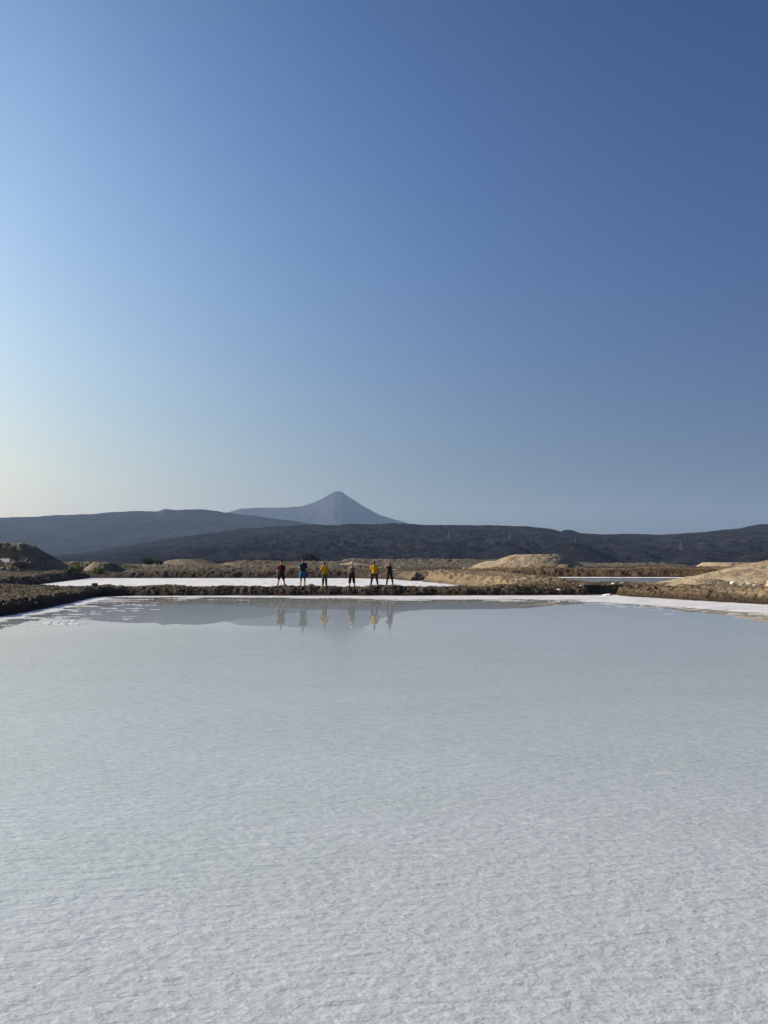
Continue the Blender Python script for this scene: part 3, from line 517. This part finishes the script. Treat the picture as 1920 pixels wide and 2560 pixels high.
M_eye = mat('eye_white', (0.7, 0.7, 0.68), rough=0.3); M_iris = mat('iris', (0.02, 0.015, 0.01), rough=0.2); M_lip = mat('lips', (0.32, 0.12, 0.10), rough=0.5); M_shoe = mat('shoe_rubber', (0.03, 0.03, 0.032), rough=0.7); M_glass = mat('dark_lens', (0.008, 0.008, 0.01), rough=0.08, spec=0.6)
# navy tee with teal left shoulder and chest
M_teal = cloth('navy_and_teal_cloth', (0.012, 0.018, 0.035)); t = M_teal.node_tree; bb = t.nodes['Principled BSDF']; tc = N(t, 'ShaderNodeTexCoord'); sp = N(t, 'ShaderNodeSeparateXYZ'); t.links.new(tc.outputs['Object'], sp.inputs[0])
ma = N(t, 'ShaderNodeMath', operation='MULTIPLY_ADD'); t.links.new(sp.outputs[0], ma.inputs[0]); ma.inputs[1].default_value = -1.0; t.links.new(sp.outputs[2], ma.inputs[2])
mr = N(t, 'ShaderNodeMapRange'); mr.inputs[1].default_value = 1.40; mr.inputs[2].default_value = 1.46; t.links.new(ma.outputs[0], mr.inputs[0]); mx = N(t, 'ShaderNodeMix', data_type='RGBA'); t.links.new(mr.outputs[0], mx.inputs[0])
t.links.new(bb.inputs['Base Color'].links[0].from_socket, mx.inputs[6]); mx.inputs[7].default_value = (0.02, 0.16, 0.15, 1); t.links.new(mx.outputs[2], bb.inputs['Base Color'])
def hand(bm, wrist, dirv, palm_n, side, curl=0.5, k=1.0):
    """dirv: along the forearm; palm_n: palm faces; side: unit vector towards the thumb"""
    w_, d, n, s = Vector(wrist), Vector(dirv).normalized(), Vector(palm_n).normalized(), None
    n = (n - d * n.dot(d)).normalized(); s = d.cross(n); s = s if s.dot(Vector(side)) > 0 else -s
    for i in range(4):
        o = (1.5 - i) * 0.021 * k; base = w_ + d * 0.095 * k + s * o
        capsule(bm, w_ + d * 0.012 + s * o * 0.45, base, 0.016 * k, 0.013 * k, 8)
        L_ = (0.078, 0.088, 0.082, 0.064)[i] * k; a, pt, r = 0.0, base, 0.0085 * k
        for j, fr in enumerate((0.45, 0.32, 0.23)):
            a += curl * (0.45, 0.75, 0.5)[j]; nd = (d * math.cos(a) + n * math.sin(a) + s * (1.5 - i) * 0.07).normalized(); q = pt + nd * L_ * fr; capsule(bm, pt, q, r, r * 0.9, 8); pt, r = q, r * 0.9
    tb = w_ + d * 0.03 * k + s * 0.03 * k; t1 = tb + (s * 0.75 + d * 0.6 + n * 0.3).normalized() * 0.04 * k; t2 = t1 + (s * 0.3 + d * 0.9 + n * 0.3).normalized() * 0.034 * k
    capsule(bm, tb, t1, 0.014 * k, 0.0115 * k, 8); capsule(bm, t1, t2, 0.0115 * k, 0.009 * k, 8)
def person(px, foot_row, d, height, label, skin, shirt, pants, cfg):
    """figure 1.75 m tall in local space facing -Y, scaled; cfg holds the pose"""
    k = height / 1.75; x = p(px, d); g = cfg.get
    fs = g('spread', 0.17); fl, fr = Vector((-fs, 0, 0.0)), Vector((g('spread_r', fs), 0.03, 0)); sw = g('shoulder', 0.168); hip = 0.09
    zz = ground_z(x, d); hz = max(ground_z(x + sx * k, d) for sx in (fl.x, 0, fr.x))
    x_, y_, k_ = Wpt(x, d); root = empty('person', (x_, y_, (hz + 0.005) * k_), label, 'person'); root.scale = (k * k_, k * k_, k * k_); root.rotation_euler = (0, 0, g('rz', 0.0))
    lean = g('lean', 0.0); body = bmesh.new()
    pel = Vector((0, 0, 0.93 - 0.25 * fs * fs * 4)); ch = pel + Vector((lean * 0.3, 0.01, 0.40)); nk = pel + Vector((lean * 0.4, 0.015, 0.53)); hd = nk + Vector((lean * 0.1 + g('head_dx', 0), -0.02, 0.175))
    bulk = g('bulk', 1.0)
    loft(body, [(pel + Vector((0, 0, -0.08)), 0.12, 0.09), (pel, 0.158 * bulk, 0.108 * bulk), (pel + Vector((0, 0, 0.13)), 0.132 * bulk, 0.092 * bulk), (ch + Vector((0, 0, -0.08)), 0.142 * bulk, 0.10), (ch, 0.148, 0.10), (ch + Vector((0, 0, 0.08)), 0.118, 0.078), (nk, 0.06, 0.055)])
    capsule(body, nk + Vector((0, 0, -0.04)), hd + Vector((0, 0.01, -0.06)), 0.056, 0.052)
    # legs
    legs = []
    for s, ft in ((-1, fl), (1, fr)):
        hp = pel + Vector((s * hip, 0, -0.03)); an = ft + Vector((0, 0.02, 0.09)); kn = (hp + an) * 0.5 + Vector((0, -0.02, 0.02)); legs.append((hp, kn, an, ft, s))
        chain(body, [(hp, 0.088 * bulk), (hp.lerp(kn, 0.45), 0.076 * bulk), (kn, 0.054)]); chain(body, [(kn, 0.054), (kn.lerp(an, 0.28) + Vector((0, 0.018, 0)), 0.057), (kn.lerp(an, 0.65), 0.042), (an, 0.035)])
        capsule(body, an + Vector((0, 0.02, -0.05)), ft + Vector((s * 0.035, -0.15, 0.035)), 0.035, 0.028)
    # arms
    arms = []
    for s, key in ((-1, 'arm_l'), (1, 'arm_r')):
        sh = ch + Vector((s * sw, 0.0, 0.045)); e_, w_ = g(key, ((s * 0.06, 0.01, -0.28), (s * 0.07, -0.04, -0.54))); el, wr = sh + Vector(e_), sh + Vector(w_); arms.append((sh, el, wr, s))
        capsule(body, ch + Vector((s * 0.07, 0, 0.06)), sh, 0.062, 0.054); chain(body, [(sh, 0.052), (sh.lerp(el, 0.45), 0.047 * bulk), (el, 0.037)]); chain(body, [(el, 0.037), (el.lerp(wr, 0.25), 0.039), (wr, 0.024)])
        hand(body, wr, (wr - el) + Vector(g('hand_' + key[-1], (0, 0, 0))), g('palm_' + key[-1], (-s, -0.15, 0)), (0, -1, 0) if abs((wr - el).normalized().z) > 0.3 and (wr - el).z < 0 else (-s * 0.6, 0, 1), g('curl', 0.45))
    # head with nose, chin, ears, brow
    HR = Matrix.Rotation(g('turn', 0.0), 3, 'Z') @ Matrix.Rotation(g('nod', 0.06), 3, 'X')
    def H_(v): return hd + HR @ Vector(v)
    ell(body, H_((0, 0.012, 0.03)), (0.076, 0.094, 0.092), HR); ell(body, H_((0, -0.022, -0.035)), (0.060, 0.068, 0.078), HR); ell(body, H_((0, -0.058, -0.092)), (0.024, 0.022, 0.018), HR)
    capsule(body, H_((0, -0.086, 0.012)), H_((0, -0.104, -0.022)), 0.009, 0.014, 8); ell(body, H_((0, -0.082, -0.055)), (0.026, 0.012, 0.013), HR); ell(body, H_((0, -0.080, 0.028)), (0.05, 0.014, 0.010), HR)
    for s in (-1, 1): ell(body, H_((s * 0.077, 0.01, -0.005)), (0.009, 0.018, 0.031), HR); ell(body, H_((s * 0.042, -0.062, -0.022)), (0.022, 0.02, 0.018), HR)
    bo = link('body', voxel(body, 'body', 0.0065), skin, root)
    def piece(name, bm, m, vox=0.01, wr=0.0, par=None, lb=None, smooth=2):
        o = link(name, voxel(bm, name, vox, smooth, wr, int(px)), m, par or root); 
        if lb: o['label'] = lb
        return o
    # eyes, mouth
    for s in (-1, 1):
        b = bmesh.new(); ell(b, H_((s * 0.031, -0.079, 0.004)), (0.013, 0.009, 0.008), HR); me = bpy.data.meshes.new('eye'); b.to_mesh(me); b.free(); eo = link('eye', me, M_eye, root)
        b = bmesh.new(); ell(b, H_((s * 0.031, -0.0855, 0.004)), (0.006, 0.004, 0.006), HR); me = bpy.data.meshes.new('iris'); b.to_mesh(me); b.free(); link('iris', me, M_iris, eo)
    b = bmesh.new(); ell(b, H_((0, -0.0885, -0.055)), (0.024, 0.008, 0.0075), HR); me = bpy.data.meshes.new('mouth'); b.to_mesh(me); b.free(); link('mouth', me, g('lip', M_lip), root)
    # shirt
    b = bmesh.new(); ln = g('shirt_len', 0.02); f = g('loose', 1.0); style = g('shirt', 'tee')
    lo_ = pel + Vector((0, 0, ln)); top = [(ch + Vector((0, 0, 0.075)), 0.135, 0.09), (nk + Vector((0, 0, 0.0)), 0.075, 0.068)] if style == 'tee' else [(ch + Vector((0, 0, 0.035)), 0.125, 0.095)]
    loft(b, [(lo_, 0.165 * f, 0.122 * f), (lo_.lerp(ch, 0.4), 0.150 * f, 0.112 * f), (ch + Vector((0, 0, -0.08)), 0.160 * (0.5 + 0.5 * f), 0.12), (ch, 0.160 if style == 'tee' else 0.152, 0.115)] + top)
    if style == 'tee':
        for sh, el, wr, s in arms:
            capsule(b, ch + Vector((s * 0.06, 0, 0.045)), sh, 0.070, 0.058); q = sh.lerp(el, 0.72); capsule(b, sh, q, 0.056, 0.062 * (0.6 + 0.4 * f))
    else:
        for s in (-1, 1): chain(b, [(ch + Vector((s * 0.085, -0.07, 0.02)), 0.024), (ch + Vector((s * 0.09, -0.02, 0.10)), 0.016), (ch + Vector((s * 0.085, 0.07, 0.03)), 0.022)], 8)
    piece('tee_shirt' if style == 'tee' else 'tank_top', b, shirt, 0.010, 0.006)
    # lower garment
    b = bmesh.new(); ends = {'shorts': 0.93, 'capri': 0.42, 'trousers': 0.93}; kind = g('pants', 'shorts'); flare = g('flare', 1.0)
    loft(b, [(pel + Vector((0, 0, -0.10)), 0.155 * bulk, 0.115), (pel, 0.168 * bulk, 0.12 * bulk), (pel + Vector((0, 0, 0.09)), 0.152 * bulk, 0.108 * bulk)])
    for hp, kn, an, ft, s in legs:
        if kind == 'shorts': chain(b, [(hp, 0.098 * bulk), (hp.lerp(kn, 0.45), 0.096 * bulk), (hp.lerp(kn, 0.86), 0.088 * flare)])
        elif kind == 'capri': chain(b, [(hp, 0.100 * bulk), (kn, 0.088 * flare), (kn.lerp(an, 0.42), 0.082 * flare)])
        else: chain(b, [(hp, 0.096 * bulk), (kn, 0.070 * flare), (kn.lerp(an, 0.35), 0.064 * flare), (an + Vector((0, 0, 0.0)), 0.050 * flare)])
    po = piece(kind if kind != 'capri' else 'cropped_trousers', b, pants, 0.011, 0.007)
    if g('gaiter'):
        for hp, kn, an, ft, s in legs:
            b = bmesh.new(); chain(b, [(kn + Vector((0, 0, -0.03)), 0.074 * flare), (kn.lerp(an, 0.4), 0.070 * flare), (an, 0.057 * flare)]); piece('lower_trouser_leg', b, M_dol, 0.01, 0.006, po, 'darker lower trouser leg')
    # shoes
    for hp, kn, an, ft, s in legs:
        b = bmesh.new(); a0 = ft + Vector((0, 0.05, 0.042)); a1 = ft + Vector((s * 0.04, -0.175, 0.036)); chain(b, [(a0, 0.042), (a0.lerp(a1, 0.6), 0.045), (a1, 0.036)]); capsule(b, a0 + Vector((0, -0.02, 0.02)), an + Vector((0, 0, g('boot', 0.02))), 0.045, 0.043)
        so_ = piece('shoe', b, g('shoe', M_shoe), 0.009); 
        if g('sock'): b = bmesh.new(); capsule(b, an, an.lerp(kn, 0.28), 0.041, 0.047); piece('sock', b, M_black, 0.009)
    # hair / cap / glasses
    b = bmesh.new(); hair = g('hair', 'short'); ell(b, H_((0, 0.026, 0.045)), (0.080, 0.090, 0.087), HR)
    if hair == 'long':
        chain(b, [(H_((0.045, 0.07, 0.0)), 0.06), (H_((0.085, 0.06, -0.12)), 0.05), (H_((0.115, 0.03, -0.23)), 0.038), (H_((0.15, 0.02, -0.30)), 0.02)]); chain(b, [(H_((-0.05, 0.07, 0.0)), 0.05), (H_((-0.03, 0.09, -0.18)), 0.04)])
    piece('hair', b, g('hair_mat', M_hair), 0.008, 0.004)
    if g('cap'):
        b = bmesh.new(); ell(b, H_((0, 0.014, 0.062)), (0.092, 0.105, 0.078), HR); co = piece('cap', b, g('cap'), 0.008)
        b = bmesh.new(); ell(b, H_((0, -0.115, 0.052)), (0.072, 0.072, 0.009), HR); piece('brim', b, g('cap'), 0.006, par=co)
    if g('glasses'):
        b = bmesh.new(); [ell(b, H_((s * 0.033, -0.089, 0.006)), (0.029, 0.010, 0.020), HR) for s in (-1, 1)]; capsule(b, H_((-0.07, -0.05, 0.012)), H_((-0.055, -0.085, 0.012)), 0.005, 0.005, 8); capsule(b, H_((0.07, -0.05, 0.012)), H_((0.055, -0.085, 0.012)), 0.005, 0.005, 8); capsule(b, H_((-0.01, -0.093, 0.01)), H_((0.01, -0.093, 0.01)), 0.005, 0.005, 8)
        piece('sunglasses', b, M_glass, 0.005, smooth=1)
    return root
person(704, 1470, 50.3, 1.78, 'person in a dark red tee shirt, black shorts and black cap, leftmost on the dyke', M_skinL, M_red, M_black,
       dict(spread=0.22, cap=M_black, sock=True, arm_l=((-0.075, 0.0, -0.27), (-0.10, -0.03, -0.53)), arm_r=((0.05, 0.03, -0.28), (0.04, 0.05, -0.53)), loose=1.08, flare=1.08, turn=0.1))
P2 = person(758, 1467, 50.5, 1.88, 'tall person in a dark navy and teal tee shirt and bright blue shorts', M_skinT, M_teal, M_blue,
       dict(rz=0.12, spread=0.13, cap=M_navy, glasses=True, bulk=1.05, shoulder=0.18, arm_l=((-0.10, -0.02, -0.24), (-0.05, -0.21, -0.20)), palm_l=(1, -0.2, 0.3), arm_r=((0.06, 0.02, -0.28), (0.06, -0.02, -0.54)), loose=1.06, flare=1.12, curl=0.9))
person(812, 1466, 50.5, 1.63, 'shorter person in a yellow tee shirt and grey-green trousers, one arm held away', M_skinD, M_yel, M_olive,
       dict(rz=0.22, spread=0.11, spread_r=0.13, pants='trousers', gaiter=True, loose=1.18, flare=1.2, shirt_len=-0.09, arm_l=((-0.11, 0.02, -0.26), (-0.13, -0.04, -0.50)), arm_r=((0.12, 0.0, -0.25), (0.22, -0.08, -0.46)), lip=M_skinD))
person(880, 1468, 50.4, 1.66, 'person in a pale mint cap, grey tank top and wide black cropped trousers', M_skinL, M_olive, M_black,
       dict(rz=-0.25, spread=0.18, cap=M_mint, glasses=True, shirt='tank', pants='capri', flare=1.15, shirt_len=0.10, shoulder=0.16, arm_l=((-0.09, 0.02, -0.26), (-0.08, -0.05, -0.50)), arm_r=((0.05, 0.03, -0.27), (0.06, 0.02, -0.51)), hair_mat=M_hairb, sock=False))
person(936, 1469, 50.3, 1.71, 'person in a yellow tee shirt and dark blue trousers with legs wide apart', M_skinD, M_yel, M_navy,
       dict(spread=0.23, pants='trousers', loose=1.16, flare=1.12, shirt_len=-0.06, bulk=1.04, shoulder=0.178, arm_l=((-0.07, 0.02, -0.28), (-0.06, -0.03, -0.53)), arm_r=((0.08, 0.02, -0.28), (0.08, -0.03, -0.53)), lip=M_skinD))
person(974, 1468, 50.4, 1.68, 'person with long dark hair in a black tank top and trousers, hand raised to forehead', M_skinL, M_black, M_black,
       dict(rz=0.15, spread=0.21, spread_r=0.24, glasses=True, shirt='tank', pants='trousers', flare=0.98, shirt_len=0.02, shoulder=0.158, hair='long', hair_mat=M_hairb, lean=-0.05, head_dx=0.01, arm_l=((-0.17, -0.07, -0.13), (-0.055, -0.13, 0.10)), hand_l=(0.05, 0.03, 0.1), palm_l=(1, 0.2, 0), arm_r=((0.05, 0.03, -0.27), (0.10, -0.04, -0.50)), curl=0.4))
# small dark camera bag-like bundle and green plastic scrap on the dyke
b = bmesh.new(); loft(b, [((0, 0, 0), 0.10, 0.06), ((0.01, 0, 0.05), 0.13, 0.08), ((0.0, 0.01, 0.10), 0.10, 0.06), ((0.02, 0, 0.16), 0.04, 0.03)]); gx = p(713, 49.5)
M_gr = cloth('green_plastic', (0.05, 0.12, 0.08), 0.5); me = voxel(b, 'plastic_bag', 0.01, 1, 0.012, 5); o = link('plastic_bag', me, M_gr, label="crumpled dark green bag on the bank below the leftmost person's shoe", cat='bag'); x_, y_, k_ = Wpt(gx, 49.5); o.location = (x_, y_, ground_z(gx, 49.5) * k_ - 0.02)
